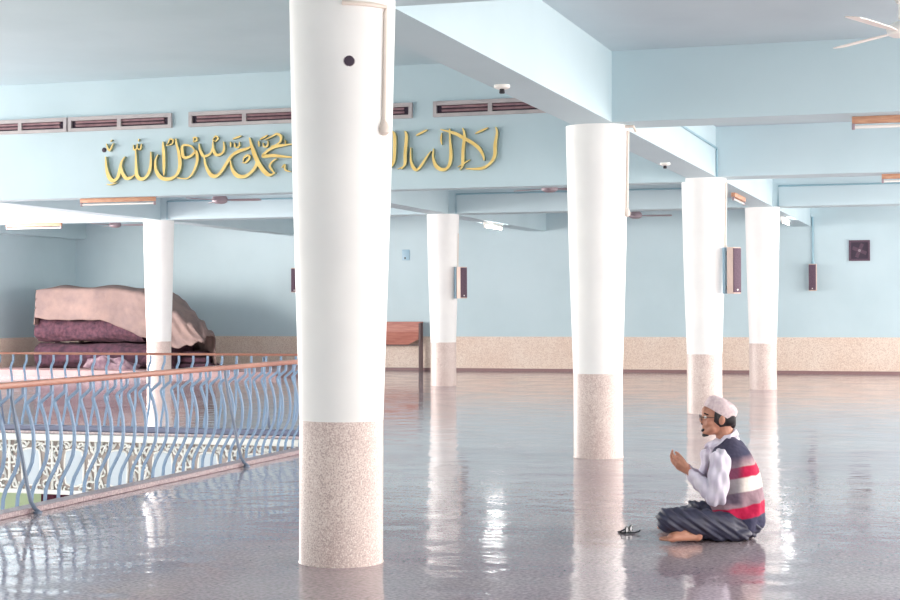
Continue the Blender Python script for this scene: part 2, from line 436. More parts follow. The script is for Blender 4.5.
def word(name_label, ox, oy, strokes, marks):
    c = on_y(ox+20, oy+30, YC)
    root = empty('calligraphy_word', (c.x, YC-.003, c.z)); tag(root, name_label, 'wall lettering', 'gold raised Arabic words on the blue wall')
    def cv(pts): return [((q := on_y(ox+a, oy+b, YC)).x-c.x, q.z-c.z) for a, b in pts]
    bm = bm_new()
    for q, (s, wd) in enumerate(strokes): stroke_poly(bm, cv(s), wd/86.0, -.065-.002*q, 0)
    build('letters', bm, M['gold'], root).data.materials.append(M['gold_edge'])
    for s, wd in marks:
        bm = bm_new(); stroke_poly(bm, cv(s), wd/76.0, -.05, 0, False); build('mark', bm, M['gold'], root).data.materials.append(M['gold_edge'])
word('leftmost gold Arabic word on the blue wall, beside a small dark hole', 100, 130,
     [([(7.8, 27), (8.6, 38), (11, 47), (15, 51), (19, 49), (21.5, 43), (23.5, 33), (27, 27)], 4.6),
      ([(23.5, 36), (25, 44), (28.5, 48.5), (33, 48), (37, 45)], 4),
      ([(38, 20), (38.3, 34), (39, 45), (42, 49), (47, 48.5), (51.5, 42), (53, 33), (53, 22)], 4.4),
      ([(9, 54.5), (13, 55), (19, 53)], 1.6)],
     [([(8, 14), (11, 21), (15, 13.5)], 2), ([(12, 12), (14, 10)], 1.2), ([(35, 15), (35.5, 20), (38.5, 18.5), (39, 14)], 1.8), ([(39, 19), (42, 19.5), (43, 14)], 1.8), ([(40, 12), (40.5, 9)], 1.2)])
word('second gold Arabic word from the left, tall loop beside a round waw', 150, 130,
     [([(10, 25), (7.5, 31), (8, 40), (12, 47), (18, 49.5), (25, 48), (30, 43), (32, 35), (31, 24), (28.5, 14), (28, 9)], 4.4),
      ([(15, 12), (16, 28), (16, 46)], 3.8),
      ([(18, 16), (24, 14.5), (25, 10.5), (22, 9.5), (20.5, 13), (18, 16)], 2),
      ([(48, 23), (44, 17), (38, 15.5), (34.5, 17), (35, 25), (37, 28), (43, 26.5), (48, 22), (49.5, 30), (47, 39), (43, 46), (38, 49), (29, 48)], 3.6)],
     [([(44, 12), (48, 11), (48, 8), (45, 8.5), (45.5, 13)], 1.8)])
word('long gold Arabic word with two bowls and a diagonal, left of the nearest pillar', 200, 125,
     [([(1, 19), (2, 25), (5, 31), (9, 31), (13, 28), (14.5, 22)], 3.4), ([(15, 16), (15.2, 24), (18, 30), (23, 29.5), (26, 25), (25.5, 17)], 3.4),
      ([(6.5, 31), (7, 38), (10, 46), (14, 51), (19, 51), (24, 46), (29, 38), (34, 31), (41, 26.5), (49, 24), (53, 21), (51.5, 13)], 4.6),
      ([(32.5, 36), (34, 44), (38.5, 50.5), (45, 52), (51, 49.5), (57, 43), (59, 36), (57, 27)], 4.6)] + [([(a+45, b) for a, b in pp], ww) for pp, ww in [([(6.5, 13), (9, 22), (12.5, 32), (17, 41), (22, 47.5), (27, 50.5), (32, 48)], 4.8), ([(31, 48), (27, 42), (29, 37.5), (34, 34)], 2.8),
      ([(50, 19.5), (42, 20.5), (33, 22), (26, 25.5), (20, 31.5), (30, 31), (41, 32), (52, 33)], 4.0),
      ([(22, 15.5), (29, 12), (34, 9.5), (38, 12), (37.5, 17), (33, 20.5), (28, 22)], 3)]],
     [([(14, 15), (17, 11.5), (19.5, 13.5), (17, 16.5), (14, 15)], 1.8), ([(32, 17), (32.3, 22.5)], 2), ([(36, 18), (36.5, 23)], 2), ([(37, 23), (40.5, 22), (41, 17)], 2), ([(34, 14.5), (43, 11)], 2),
      ([(43.5, 38), (47.5, 37.5), (51, 33), (49.5, 30.5), (45.5, 33), (44.5, 37)], 2.4)] + [([(a+45, b) for a, b in pp], ww) for pp, ww in [([(15, 16), (15.5, 22)], 2), ([(19.5, 18), (20.5, 22), (24, 21), (24.5, 16)], 2), ([(16, 15), (24, 10.5)], 2), ([(38, 43), (41, 40), (41.5, 45), (47, 47)], 2), ([(41.5, 15), (42, 20)], 1.6)]])
word('gold Arabic word partly hidden behind the nearest pillar', 292, 122,
     [([(6, 14), (9, 26), (8, 40), (14, 48), (24, 48), (30, 38), (31, 14)], 4.4), ([(40, 14), (41, 30), (41, 46)], 4.4), ([(50, 36), (56, 46), (66, 46), (72, 30), (71, 14)], 4.4)],
     [([(14, 16), (22, 11)], 2), ([(54, 18), (60, 14)], 2)])
word('gold Arabic strokes, two uprights just right of the nearest pillar', 385, 120,
     [([(-1, 14), (-1, 34), (-3, 46)], 4), ([(9, 11.5), (11.2, 17), (11, 36), (9.5, 44), (7, 48)], 3.8), ([(21.5, 11.5), (23, 17), (21.8, 34), (21.5, 44), (18, 49.5)], 3.8), ([(14, 49.5), (20, 47), (23, 44)], 1.8),
      ([(27.5, 28), (27.5, 41), (30.5, 48.5), (34, 50), (38.5, 45), (43.5, 37), (47.5, 31.5)], 3.4)],
     [([(32, 16), (43.5, 10)], 2.2)])
word('gold Arabic word with a sweeping diagonal crossing two uprights, second from the right', 434, 120,
     [([(1, 29), (.5, 38), (3, 45.5), (7.5, 49.5), (13, 49.5), (17, 44.5), (18.3, 35), (17.5, 22), (17, 9)], 4),
      ([(8, 10), (16, 12), (24, 14.5), (32, 19), (40, 23.5), (46.5, 29), (50.5, 36), (51.2, 41)], 3.6),
      ([(30, 8.5), (32, 16), (30.5, 30), (30.3, 40), (30, 46), (27, 50.5)], 3.6), ([(25, 47.5), (31, 44), (37.5, 40)], 1.8)],
     [([(9, 13), (8, 20), (9, 25)], 1.8), ([(42, 14), (55, 8)], 2.2)])
word('rightmost gold Arabic letter, tall hook curving left at its foot', 465, 120,
     [([(32, 7.5), (33.2, 13), (31.5, 25), (31, 36), (27, 43), (20, 48), (12, 49.3), (2, 49)], 4)], [])
# ------------------------------------------------------------------ ventilators in the inscribed wall
def ventilator(x0, x1, z0, z1, label, nm):
    root = empty('wall_ventilator', ((x0+x1)/2, YC, z0)); tag(root, label, 'ventilator', 'long framed ventilators above the lettering')
    W = (x1-x0)/2; H = z1-z0
    bm = bm_new()
    for a, b in (((-W, -.05, 0), (W, 0, .045)), ((-W, -.05, H-.055), (W, 0, H)), ((-W, -.05, .045), (-W+.05, 0, H-.055)), ((W-.05, -.05, .045), (W, 0, H-.055))): box(bm, a, b)
    build('frame', bm, M['vent_frame'], root)
    bm = bm_new(); box(bm, (-W+.05, -.004, .045), (W-.05, 0, H-.055)); build('dark_opening', bm, M['dark'], root)
    for k in range(1, nm+1):
        x = -W+2*W*k/(nm+1); bm = bm_new(); box(bm, (x-.03, -.05, .045), (x+.03, 0, H-.055)); build('mullion', bm, M['vent_frame'], root)
    for i, z in enumerate((.085, .135)):
        bm = bm_new(); box(bm, (-W+.12, -.035, z-.014), (W-.12, -.008, z+.016), rot=Matrix.Rotation(.5, 3, 'X')); build('louvre_blade', bm, M['louvre'], root)
def V(x, y): return on_y(x, y, YC)
z0v, z1v = 3.99, 4.20
ventilator(V(-69, 130).x, V(68, 130).x, z0v, z1v, 'leftmost framed ventilator running out of the picture edge', 2)
ventilator(V(69.5, 130).x, V(172.5, 125).x, z0v, z1v, 'framed ventilator directly above the leftmost lettering, one mullion', 1)
ventilator(V(190, 120).x, V(302, 118).x, z0v, z1v, 'framed ventilator touching the left side of the nearest pillar', 1)
ventilator(V(306, 118).x, V(413, 115).x, z0v, z1v, 'framed ventilator showing just right of the nearest pillar', 1)
ventilator(V(434, 112).x, V(549, 110).x, z0v, z1v, 'rightmost framed ventilator cut by the slanting beam', 1)

# ------------------------------------------------------------------ tube light fittings
def fitting(loc, rz, lit, label, L=1.22, body='oak', drop=True):
    """batten hung under a beam, long axis local X"""
    root = empty('tube_light', loc, rz); tag(root, label, 'tube light', 'tube light battens under the beams')
    bm = bm_new(); box(bm, (-L/2, -.03, -.062), (L/2, .03, 0), bev=.006); build('batten', bm, M[body], root, smooth=True)
    for s in (-1, 1):
        bm = bm_new(); box(bm, (s*(L/2-.012)-.014, -.018, -.115), (s*(L/2-.012)+.014, .018, -.058), bev=.005); build('lamp_holder', bm, M['fan_grey'] if body == 'oak' else M['metal_white'], root, smooth=True)
    bm = bm_new(); tube(bm, [(-L/2+.02, 0, -.092), (L/2-.02, 0, -.092)], .0145, 12); build('tube', bm, M['tube_on' if lit else 'tube_off'], root, smooth=True)
    return root
fitting((-.935+.61, Y0+A-.02, ZB), 0, False, 'unlit tube light with orange wood batten under the nearer beam at right')
fitting((-.983+.61, Y0+2*A-.02, ZB), 0, False, 'smaller unlit tube light with wood batten, second one down at the right edge')
fitting((-11.8, YC+.15, 3.018), 0, False, 'unlit tube light with long pale wood batten under the lettered wall')
fitting((on_z(62, 226, 3.0).x-.62, Y0+3*A-.05, ZB), 0, False, 'unlit tube light at the left picture edge under the farther beam')
fitting((X0+.03, 24.6, ZB), PI/2, False, 'short-looking orange batten light seen end-on between two right-hand pillars')
fitting((-8.86, 31.0, ZB), PI/2, True, 'glowing white tube light on the beam right of the slender far pillar', body='metal_white')
fitting((X0+.04, 31.2, ZB), PI/2, True, 'glowing white tube light just right of the farthest right-hand pillar', body='metal_white')
# ------------------------------------------------------------------ ceiling fans
def fan(loc, rz, label, blade, hub, zc, R=.70, hs=1.0):
    root = empty('ceiling_fan', loc, rz); tag(root, label, 'ceiling fan', 'three-bladed ceiling fans')
    bm = bm_new(); lathe(bm, [(a*hs, b*hs) for a, b in [(.02, .10), (.05, .095), (.11, .06), (.13, .02), (.12, -.03), (.07, -.055), (.02, -.06)]], n=32); build('motor', bm, M[hub], root, smooth=True)
    bm = bm_new(); tube(bm, [(0, 0, .09), (0, 0, zc-loc[2]-.05)], .012, 10); build('down_rod', bm, M[hub], root, smooth=True)
    bm = bm_new(); lathe(bm, [(.02, zc-loc[2]-.09), (.06, zc-loc[2]-.03), (.065, zc-loc[2])], n=24); build('canopy', bm, M[hub], root, smooth=True)
    for k in range(3):
        a = 2*PI*k/3; R3 = Matrix.Rotation(a, 3, 'Z') @ Matrix.Rotation(-.16, 3, 'X')
        bm = bm_new()
        prof = [(.12*hs, -.022, .022), (.20, -.05, .05), (.30, -.062, .062), (R-.10, -.07, .065), (R-.02, -.066, .05), (R, -.04, .02)]
        top = [[bm.verts.new(R3 @ Vector((x, y, z))) for z in (.004, -.004) for y in (y0, y1)] for x, y0, y1 in prof]
        for p, q in zip(top, top[1:]):
            for i, j in ((0, 1), (1, 3), (3, 2), (2, 0)): bm.faces.new((p[i], p[j], q[j], q[i]))
        bm.faces.new([top[0][i] for i in (0, 1, 3, 2)]); bm.faces.new([top[-1][i] for i in (0, 2, 3, 1)])
        build('blade', bm, M[blade], root)
    return root
fan((-.44, 12.46, 3.41), math.radians(8.5), 'white ceiling fan at the upper right picture edge', 'fan_blade', 'metal_white', ZC, .80, .75)
fan((X0-1.5*B+.1, 24.4, 3.17), math.radians(8), 'grey ceiling fan hanging below the gold lettering', 'fan_grey', 'fan_grey', ZC)
fan((X0-2.5*B, 31.3, 3.20), math.radians(17), 'distant grey fan hub just left of the leftmost far pillar', 'fan_grey', 'fan_grey', ZC)
fan((X0-.5*B, 24.4, 3.22), math.radians(35), 'ceiling fan with pinkish blades just left of the pillar behind the man', 'fan_grey', 'fan_grey', ZC)
fan((X0-.5*B, 31.3, 3.17), math.radians(12), 'dark ceiling fan between the two pillars nearest the praying man', 'fan_grey', 'fan_grey', ZC)

# ------------------------------------------------------------------ column loudspeakers
def speaker(loc, rz, label, H=.60):
    """back bracket towards local -X... grille faces local +X"""
    root = empty('column_loudspeaker', loc, rz); tag(root, label, 'loudspeaker', 'column loudspeakers')
    bm = bm_new(); box(bm, (.0, -.05, .0), (.045, .05, H), bev=.006); build('bracket', bm, M['spk_back'], root, smooth=True)
    bm = bm_new(); box(bm, (.045, -.02, .05), (.10, .02, .10)); box(bm, (.045, -.02, H-.10), (.10, .02, H-.05)); build('hinge', bm, M['black'], root)
    bm = bm_new(); box(bm, (.095, -.075, .0), (.20, .085, H), bev=.008); c = build('cabinet', bm, M['spk_side'], root, smooth=True)
    bm = bm_new(); box(bm, (.199, -.072, .015), (.212, .072, H-.015), bev=.004); build('grille', bm, M['grille'], root, smooth=True)
    bm = bm_new(); lathe(bm, [(.012, 0), (.012, .004)], n=12); bmesh.ops.rotate(bm, verts=bm.verts, cent=(0, 0, 0), matrix=Matrix.Rotation(PI/2, 3, 'Y')); bmesh.ops.translate(bm, verts=bm.verts, vec=(.212, .0, .05)); build('badge', bm, M['metal_white'], root)
    return root
speaker((X0+.285, Y0+2*A-.10, 1.56), math.radians(-33), 'tall dark-fronted column loudspeaker on the pillar behind the praying man', .60)
speaker((X0-B+.272, Y0+3*A-.08, 1.56), math.radians(-33), 'column loudspeaker on the slender far pillar right of the nearest pillar', .56)
speaker((-2.985, YW, 1.72), math.radians(-90), 'single dark column loudspeaker hung from a pipe on the far blue wall', .56)
speaker((-14.60, YW, 1.76), math.radians(-80), 'reddish column loudspeaker on the far wall, mostly hidden by the nearest pillar', .56)
# ------------------------------------------------------------------ conduits
def pipe(pts, r, m, label, extra=None, group='surface conduits'):
    c = Vector(pts[0]); bm = bm_new(); tube(bm, [Vector(p)-c for p in pts], r, 8)
    o = build('conduit_pipe', bm, M[m], smooth=True, loc=c); tag(o, label, 'conduit', group)
    if extra:
        bm = bm_new(); lathe(bm, [(.012, -.05), (.03, -.035), (.033, -.01), (.02, .02), (.012, .03)], n=16)
        bmesh.ops.translate(bm, verts=bm.verts, vec=Vector(extra)-c); build('end_box', bm, M[m], o, smooth=True)
    return o
def pillar_pipe(k, cx, cy, ztop, zbot, ang, label, end=True, r=.013, bend=True):
    def pt(z, off=.018): 
        rad = .262+(z-2.0)*(.281-.262)/1.063 + off
        return (cx+rad*math.cos(ang), cy+rad*math.sin(ang), z)
    pts = []
    if bend:
        a0 = ang-.9
        for i in range(6):
            a = a0+(ang-a0)*i/5; rad = .281+.018; pts.append((cx+rad*math.cos(a), cy+rad*math.sin(a), ztop))
    pts += [pt(ztop-.03), pt((ztop+zbot)/2), pt(zbot)]
    pipe(pts, r, 'pipe', label, pt(zbot) if end else None)
pillar_pipe(1, X0, Y0, 3.0, 2.36, -.30, 'cream conduit down the upper right of the nearest pillar')
pillar_pipe(3, X0, Y0+A, ZB-.02, 2.27, -.10, 'cream conduit on the right side of the pillar left of the man', bend=False)
pillar_pipe(4, X0, Y0+2*A, ZB-.02, 2.17, -.10, 'cream conduit above the loudspeaker on the pillar behind the man', bend=False)
pillar_pipe(2, X0-B, Y0+3*A, 2.75, 2.13, -.05, 'thin brownish conduit on the slender far pillar above its loudspeaker', bend=False, r=.009, end=False)
pipe([(X0+.285, Y0+A-.10, ZB-.02), (X0+.36, Y0+A-.10, ZB-.02), (X0+.38, Y0+A-.08, ZB-.07)], .014, 'pipe', 'short cream pipe stub on the beam beside the pillar left of the man')
yb = Y0+3*A-.34
pipe([(X0+.222, Y0+A+.3, 3.43), (X0+.222, Y0+2*A-.36, 3.43), (X0+.222, Y0+2*A-.345, 3.40), (X0+.222, Y0+2*A-.345, ZB)], .014, 'pipe_blue', 'blue-grey pipe along the long beam above the man, to the cross beam')
pipe([(X0-.02, yb, ZB), (X0-.02, yb, 3.42)], .02, 'pipe_blue', 'upright blue pipe above the farthest right-hand pillar')
pipe([(X0+.3, yb-.0, ZB), (X0+.3, yb, 3.40), (5.0, yb, 3.40)], .014, 'pipe_blue', 'blue pipe running right along the far beam from the last pillar')
pipe([(X0-.2, yb, 3.40), (X0-B+.35, yb, 3.40), (X0-B+.35, yb, ZB)], .014, 'pipe_blue', 'blue pipe along the far beam between the slender pillar and the right-hand row')
pipe([(X0-B+.15, yb, ZB), (X0-B+.15, yb, 3.45)], .02, 'pipe_blue', 'upright blue pipe above the slender far pillar')
pipe([(X0-B-.3, yb, 3.40), (X0-2*B+.35, yb, 3.40), (X0-2*B+.35, yb, ZB)], .014, 'pipe_blue', 'blue pipe along the far beam behind the grey fan')
pipe([(-2.99, YW-.02, ZB+.2), (-2.99, YW-.02, 2.32)], .02, 'pipe_blue', 'blue pipe dropping to the loudspeaker on the far wall', (-2.99, YW-.03, 2.33))
# ------------------------------------------------------------------ small wall and pillar things
def disc(name, m, c, nrm, r, t, parent=None, label=None, cat=None):
    bm = bm_new(); lathe(bm, [(r, 0), (r, t*.7), (r*.85, t)], n=24)
    q = Vector((0, 0, 1)).rotation_difference(Vector(nrm)).to_matrix()
    bmesh.ops.rotate(bm, verts=bm.verts, cent=(0, 0, 0), matrix=q)
    o = build(name, bm, M[m], parent, smooth=True, loc=c)
    if label: tag(o, label, cat)
    return o
def on_pillar(px, py, cx, cy, r, out=0):
    d = ray(px, py); a = d.x**2+d.y**2; b = -2*(d.x*cx+d.y*cy); c = cx*cx+cy*cy-r*r
    t = (-b-math.sqrt(max(0, b*b-4*a*c)))/(2*a); p = EYE+d*t; n = Vector((p.x-cx, p.y-cy, 0)).normalized(); return p+n*out, n
p, n = on_pillar(349, 61, X0, Y0, .274)
s = disc('pillar_socket', 'vent_frame', p-n*.004, n, .036, .012, None, 'dark round socket high on the front of the nearest pillar', 'socket')
disc('socket_cavity', 'dark', n*.011, n, .028, .004, s)
for px, py, cx, cy, r, lb in ((363, 74, X0, Y0, .271, 'tiny dark fixing below and right of the socket on the nearest pillar'),
                              (438, 236, X0-B, Y0+3*A, .274, 'small dark fixing high on the slender far pillar'), (172, 241, X0-2*B, Y0+3*A, .273, 'small dark fixing high on the leftmost far pillar')):
    p, n = on_pillar(px, py, cx, cy, r); disc('wall_plug', 'grille', p-n*.002, n, .008 if cy < 10 else .03, .006, None, lb, 'fixing')
p = on_y(104.3, 150, YC); disc('wall_hole', 'dark', (p.x, YC+.002, p.z), (0, -1, 0), .035, .01, None, 'small dark hole left of the leftmost gold word', 'hole')
for x, y, lb in ((502, 85, 'white ceiling lamp holder under the beam above the rightmost ventilator'), (665, 163, 'small white lamp holder under the beam between two right-hand pillars')):
    p = on_z(x, y, ZB); root = empty('lamp_holder', (p.x, p.y, ZB)); tag(root, lb, 'lamp holder', 'lamp holders under the long beam')
    bm = bm_new(); lathe(bm, [(.06, 0), (.06, -.02), (.045, -.03)], n=24); build('ceiling_rose', bm, M['metal_white'], root, smooth=True)
    bm = bm_new(); lathe(bm, [(.018, -.028), (.022, -.06), (.016, -.065)], n=16); build('bulb_socket', bm, M['black'], root, smooth=True)
# exhaust fan grille
pa, pb = on_y(850, 261, YW), on_y(869, 240, YW)
root = empty('exhaust_fan', ((pa.x+pb.x)/2, YW, pa.z)); tag(root, 'square dark exhaust fan set in the far blue wall at right', 'exhaust fan')
W_ = (pb.x-pa.x)/2+.02; H_ = pb.z-pa.z
bm = bm_new(); box(bm, (-W_, -.03, 0), (W_, 0, .04)); box(bm, (-W_, -.03, H_-.04), (W_, 0, H_)); box(bm, (-W_, -.03, .04), (-W_+.04, 0, H_-.04)); box(bm, (W_-.04, -.03, .04), (W_, 0, H_-.04)); build('frame', bm, M['grille'], root)
bm = bm_new(); box(bm, (-W_+.04, -.006, .04), (W_-.04, 0, H_-.04)); build('backing', bm, M['dark'], root)
for k in range(4):
    bm = bm_new(); an = k*PI/2+.4; R3 = Matrix.Rotation(an, 3, 'Y')
    g = box(bm, (.03, -.016, -.035), (W_-.06, -.010, .035)); 
    for v in g: v.co = R3 @ v.co + Vector((0, 0, H_/2))
    build('blade', bm, M['grille'], root)
bm = bm_new(); lathe(bm, [(.03, 0), (.03, .02)], n=16); bmesh.ops.rotate(bm, verts=bm.verts, cent=(0, 0, 0), matrix=Matrix.Rotation(PI/2, 3, 'X')); bmesh.ops.translate(bm, verts=bm.verts, vec=(0, 0, H_/2)); build('hub', bm, M['fan_grey'], root)
# switch plate on far wall
p = on_y(406, 255, YW); bm = bm_new(); box(bm, (-.09, -.02, -.12), (.09, 0, .12), bev=.01)
o = build('switch_plate', bm, M['spk_back'], smooth=True, loc=(p.x, YW, p.z)); tag(o, 'small pale blue switch plate on the far wall left of the slender pillar', 'switch plate')
bm = bm_new(); box(bm, (-.03, -.028, -.09), (.0, -.018, -.05)); build('switch', bm, M['black'], o)

# ------------------------------------------------------------------ reading desk by the far wall
def desk():
    xr = -11.50; W = 1.5; y0 = 34.35; root = empty('wooden_desk', (xr-W/2, y0+.25, 0)); tag(root, 'reddish varnished wooden desk standing against the far wall beside the nearest pillar', 'desk')
    h = W/2
    bm = bm_new(); box(bm, (-h, -.25, 1.06), (h, -.06, 1.09), bev=.006); build('desk_top', bm, M['wood_red'], root)
    bm = bm_new(); box(bm, (-h+.02, -.24, .86), (h-.05, -.215, 1.06)); build('front_panel', bm, M['wood_red'], root)
    bm = bm_new()   # slanted lower apron with cut corner
    vs = [(-h+.02, .86), (h-.05, .86), (h-.06, .70), (h-.30, .58), (-h+.02, .58)]
    f0 = bm.faces.new([bm.verts.new((a, -.245+(.86-z)*.12, z)) for a, z in vs]); ex = bmesh.ops.extrude_face_region(bm, geom=[f0])
    for v in [g for g in ex['geom'] if isinstance(g, bmesh.types.BMVert)]: v.co.y += .025
    build('apron', bm, M['wood_red'], root)
    bm = bm_new(); box(bm, (-h+.02, -.21, .56), (h-.05, -.08, .58)); build('shelf', bm, M['wood_dark'], root)
    for s in (-1, 1):
        for y in (-.225, -.10):
            bm = bm_new(); box(bm, (s*(h-.025)-.025, y-.025, 0), (s*(h-.025)+.025, y+.025, 1.06), bev=.004); build('leg', bm, M['wood_dark'], root)
desk()

# ------------------------------------------------------------------ heap of carpets under a tarpaulin
def heap():
    zb = .11
    # rolled carpets stacked lengthwise
    rolls = [(-19.33, 31.46, .27, 3.3), (-19.30, 32.06, .27, 3.3), (-19.3, 32.66, .27, 3.3), (-19.32, 31.46, .27, 2.6), (-19.28, 32.06, .27, 2.6), (-19.2, 31.76, .24, 1.5)]
    zs = [zb+.285, zb+.285, zb+.285, zb+.855, zb+.855, zb+1.375]
    pos = ['bottom front roll', 'bottom middle roll', 'bottom rear roll', 'front roll of the second layer', 'rear roll of the second layer', 'topmost roll']
    for i, ((x, y, r, L), z) in enumerate(zip(rolls, zs)):
        bm = bm_new(); N = 40; K = 30; rings = []
        for a in range(K+1):
            t = a/K; ring = []
            for k in range(N):
                an = 2*PI*k/N
                rr = r*(1+.04*math.sin(3*an+i)+.045*math.sin(5*an+9*t+i)+.035*math.sin(14*t+i*2)+.03*math.sin(9*an-21*t))
                ring.append(bm.verts.new((t*L, rr*math.cos(an), rr*math.sin(an))))
            rings.append(ring)
        for p_, q_ in zip(rings, rings[1:]):
            for k in range(N): bm.faces.new((p_[k], p_[(k+1) % N], q_[(k+1) % N], q_[k]))
        bm.faces.new(rings[0][::-1]); bm.faces.new(rings[-1])
        o = build('rolled_carpet', bm, M['carpet' if i % 2 == 0 else 'carpet2'], smooth=True, loc=(x, y, z-.01))
        tag(o, 'rolled maroon carpet under the brown tarpaulin, '+pos[i], 'carpet', 'rolled carpets in the covered heap')
        bm = bm_new(); pts = []
        for k in range(70):
            an = k*.45; q = r*.9*(1-k/75); pts.append((-.004, q*math.cos(an), q*math.sin(an)))
        tube(bm, pts, .008, 5); build('spiral_end', bm, M['carpet2'], o)
    # low folded bundle at the right end + crumpled cloth
    bm = bm_new(); 
    for j in range(3): box(bm, (0, 0, j*.13), (.75-.1*j, .5, j*.13+.12), bev=.05)
    o = build('folded_carpet', bm, M['carpet'], smooth=True, loc=(-16.0, 31.5, zb)); tag(o, 'low folded maroon carpet at the right end of the covered heap', 'carpet')
    bm = bm_new()
    N = 26; M_ = 14; g = [[None]*(M_+1) for _ in range(N+1)]
    for a in range(N+1):
        for b in range(M_+1):
            u, v = a/N, b/M_
            e = math.sin(PI*u)**.5*math.sin(PI*v)**.5
            g[a][b] = bm.verts.new((u*1.25, v*.30, e*(.20+.05*math.sin(u*17+v*3)+.04*math.sin(v*13+u*9))))
    for a in range(N):
        for b in range(M_): bm.faces.new((g[a][b], g[a+1][b], g[a+1][b+1], g[a][b+1]))
    bot = bmesh.ops.extrude_face_region(bm, geom=bm.faces[:]); 
    for v in [q for q in bot['geom'] if isinstance(q, bmesh.types.BMVert)]: v.co.z -= .01
    o = build('crumpled_cloth', bm, M['cloth_grey'], smooth='all', loc=(-17.9, 30.80, zb+.05)); tag(o, 'crumpled grey cloth lying against the front of the maroon carpets', 'cloth')
    o.rotation_euler = (math.radians(35), math.radians(6), 0)
    # tarpaulin: profile along X (top height), hem height at the front
    hp = [on_y(x, y, 31.12) for x, y in ((40, 318), (50, 320), (100, 320), (110, 323), (143, 337), (174, 349), (190, 345), (207, 341))]
    tp = [on_y(x, y, 31.3) for x, y in ((40, 290), (50, 289), (110, 289), (143, 292), (160, 300), (175, 312), (190, 323), (204, 334), (208, 339))]
    xs = [p.x for p in tp]; top = [p.z for p in tp]; hx = [p.x for p in hp]; hem = [p.z for p in hp]
    bm = bm_new(); NX = 90; NY = 34; G = []
    for a in range(NX+1):
        x = xs[0]+(xs[-1]-xs[0])*a/NX
        T = float(np.interp(x, xs, top)); Hm = float(np.interp(x, hx, hem)); row = []
        for b in range(NY+1):
            v = b/NY
            dp = 1.9-1.45*min(1, max(0, (x+17.2)/2.0))
            if v < .45:      # front drop
                s = v/.45; z = Hm+(T-Hm)*s; y = 31.12+.02*math.sin(x*5)+.05*s
                z += .006*math.sin(x*11)*(1-s)
            elif v < .85:
                s = (v-.45)/.40; dp = 1.9-1.45*min(1, max(0, (x+17.2)/2.0)); y = 31.17+s*dp; z = T+.06*math.sin(PI*s)+.03*math.sin(x*5+s*6)*math.sin(PI*s)
            else:
                s = (v-.85)/.15; y = 31.17+dp+.1*s; z = T*(1-s)+zb*s*1.0+.02
            slope = max(0, (x+17.1)/1.6)
            z += slope*.03*math.sin(x*20+v*22); y += slope*.03*math.sin(x*16+v*30)
            if b <= 1 and T > 1.6: y -= .01
            row.append(bm.verts.new((x, y, z)))
        G.append(row)
    for a in range(NX):
        for b in range(NY): bm.faces.new((G[a][b], G[a+1][b], G[a+1][b+1], G[a][b+1]))
    # left side flap
    lf = []
    for b in range(NY+1):
        v0 = G[0][b].co; z2 = max(1.06 if b < NY*.85 else zb, 0)
        lf.append(bm.verts.new((v0.x-.02+.02*math.sin(b*1.3), v0.y, min(v0.z, z2))))
    for b in range(NY): bm.faces.new((G[0][b], G[0][b+1], lf[b+1], lf[b]))
    o = build('tarpaulin', bm, M['tarp'], smooth='all')
    md = o.modifiers.new('thickness', 'SOLIDIFY'); md.thickness = .012; md.offset = 1
    tag(o, 'brown tarpaulin draped over the heap of maroon carpets by the far left wall', 'tarpaulin')
heap()
# ------------------------------------------------------------------ the praying man
# local frame: +X image-right (his back), -X the way he faces, +Y away from the viewer, +Z up
def capsule(bm, a, ra, b, rb, n=16):
    a = Vector(a); b = Vector(b); L = (b-a).length
    if L < 1e-5: return ell(bm, a, (ra, ra, ra))
    s, t = frame_of(b-a); d = (b-a).normalized(); rings = []
    K = 5
    for i in range(K+1):
        an = -PI/2+PI/2*i/K; rings.append((a+d*ra*math.sin(an), max(1e-4, ra*math.cos(an))))
    for i in range(K+1):
        an = PI/2*i/K; rings.append((b+d*rb*math.sin(an), max(1e-4, rb*math.cos(an))))
    rr = [[bm.verts.new(c+s*math.cos(2*PI*k/n)*r+t*math.sin(2*PI*k/n)*r) for k in range(n)] for c, r in rings]
    for p, q in zip(rr, rr[1:]):
        for k in range(n): bm.faces.new((p[k], p[(k+1) % n], q[(k+1) % n], q[k]))
    bm.faces.new(rr[0][::-1]); bm.faces.new(rr[-1])
def ell(bm, c, r, pitch=0, n=20):
    g = bmesh.ops.create_uvsphere(bm, u_segments=n, v_segments=n//2+2, radius=1)['verts']
    R = Matrix.Rotation(pitch, 3, 'Y')
    for v in g: v.co = R @ Vector((v.co.x*r[0], v.co.y*r[1], v.co.z*r[2])) + Vector(c)
def chain(bm, pts, n=16):
    for (a, ra), (b, rb) in zip(pts, pts[1:]): capsule(bm, a, ra, b, rb, n)
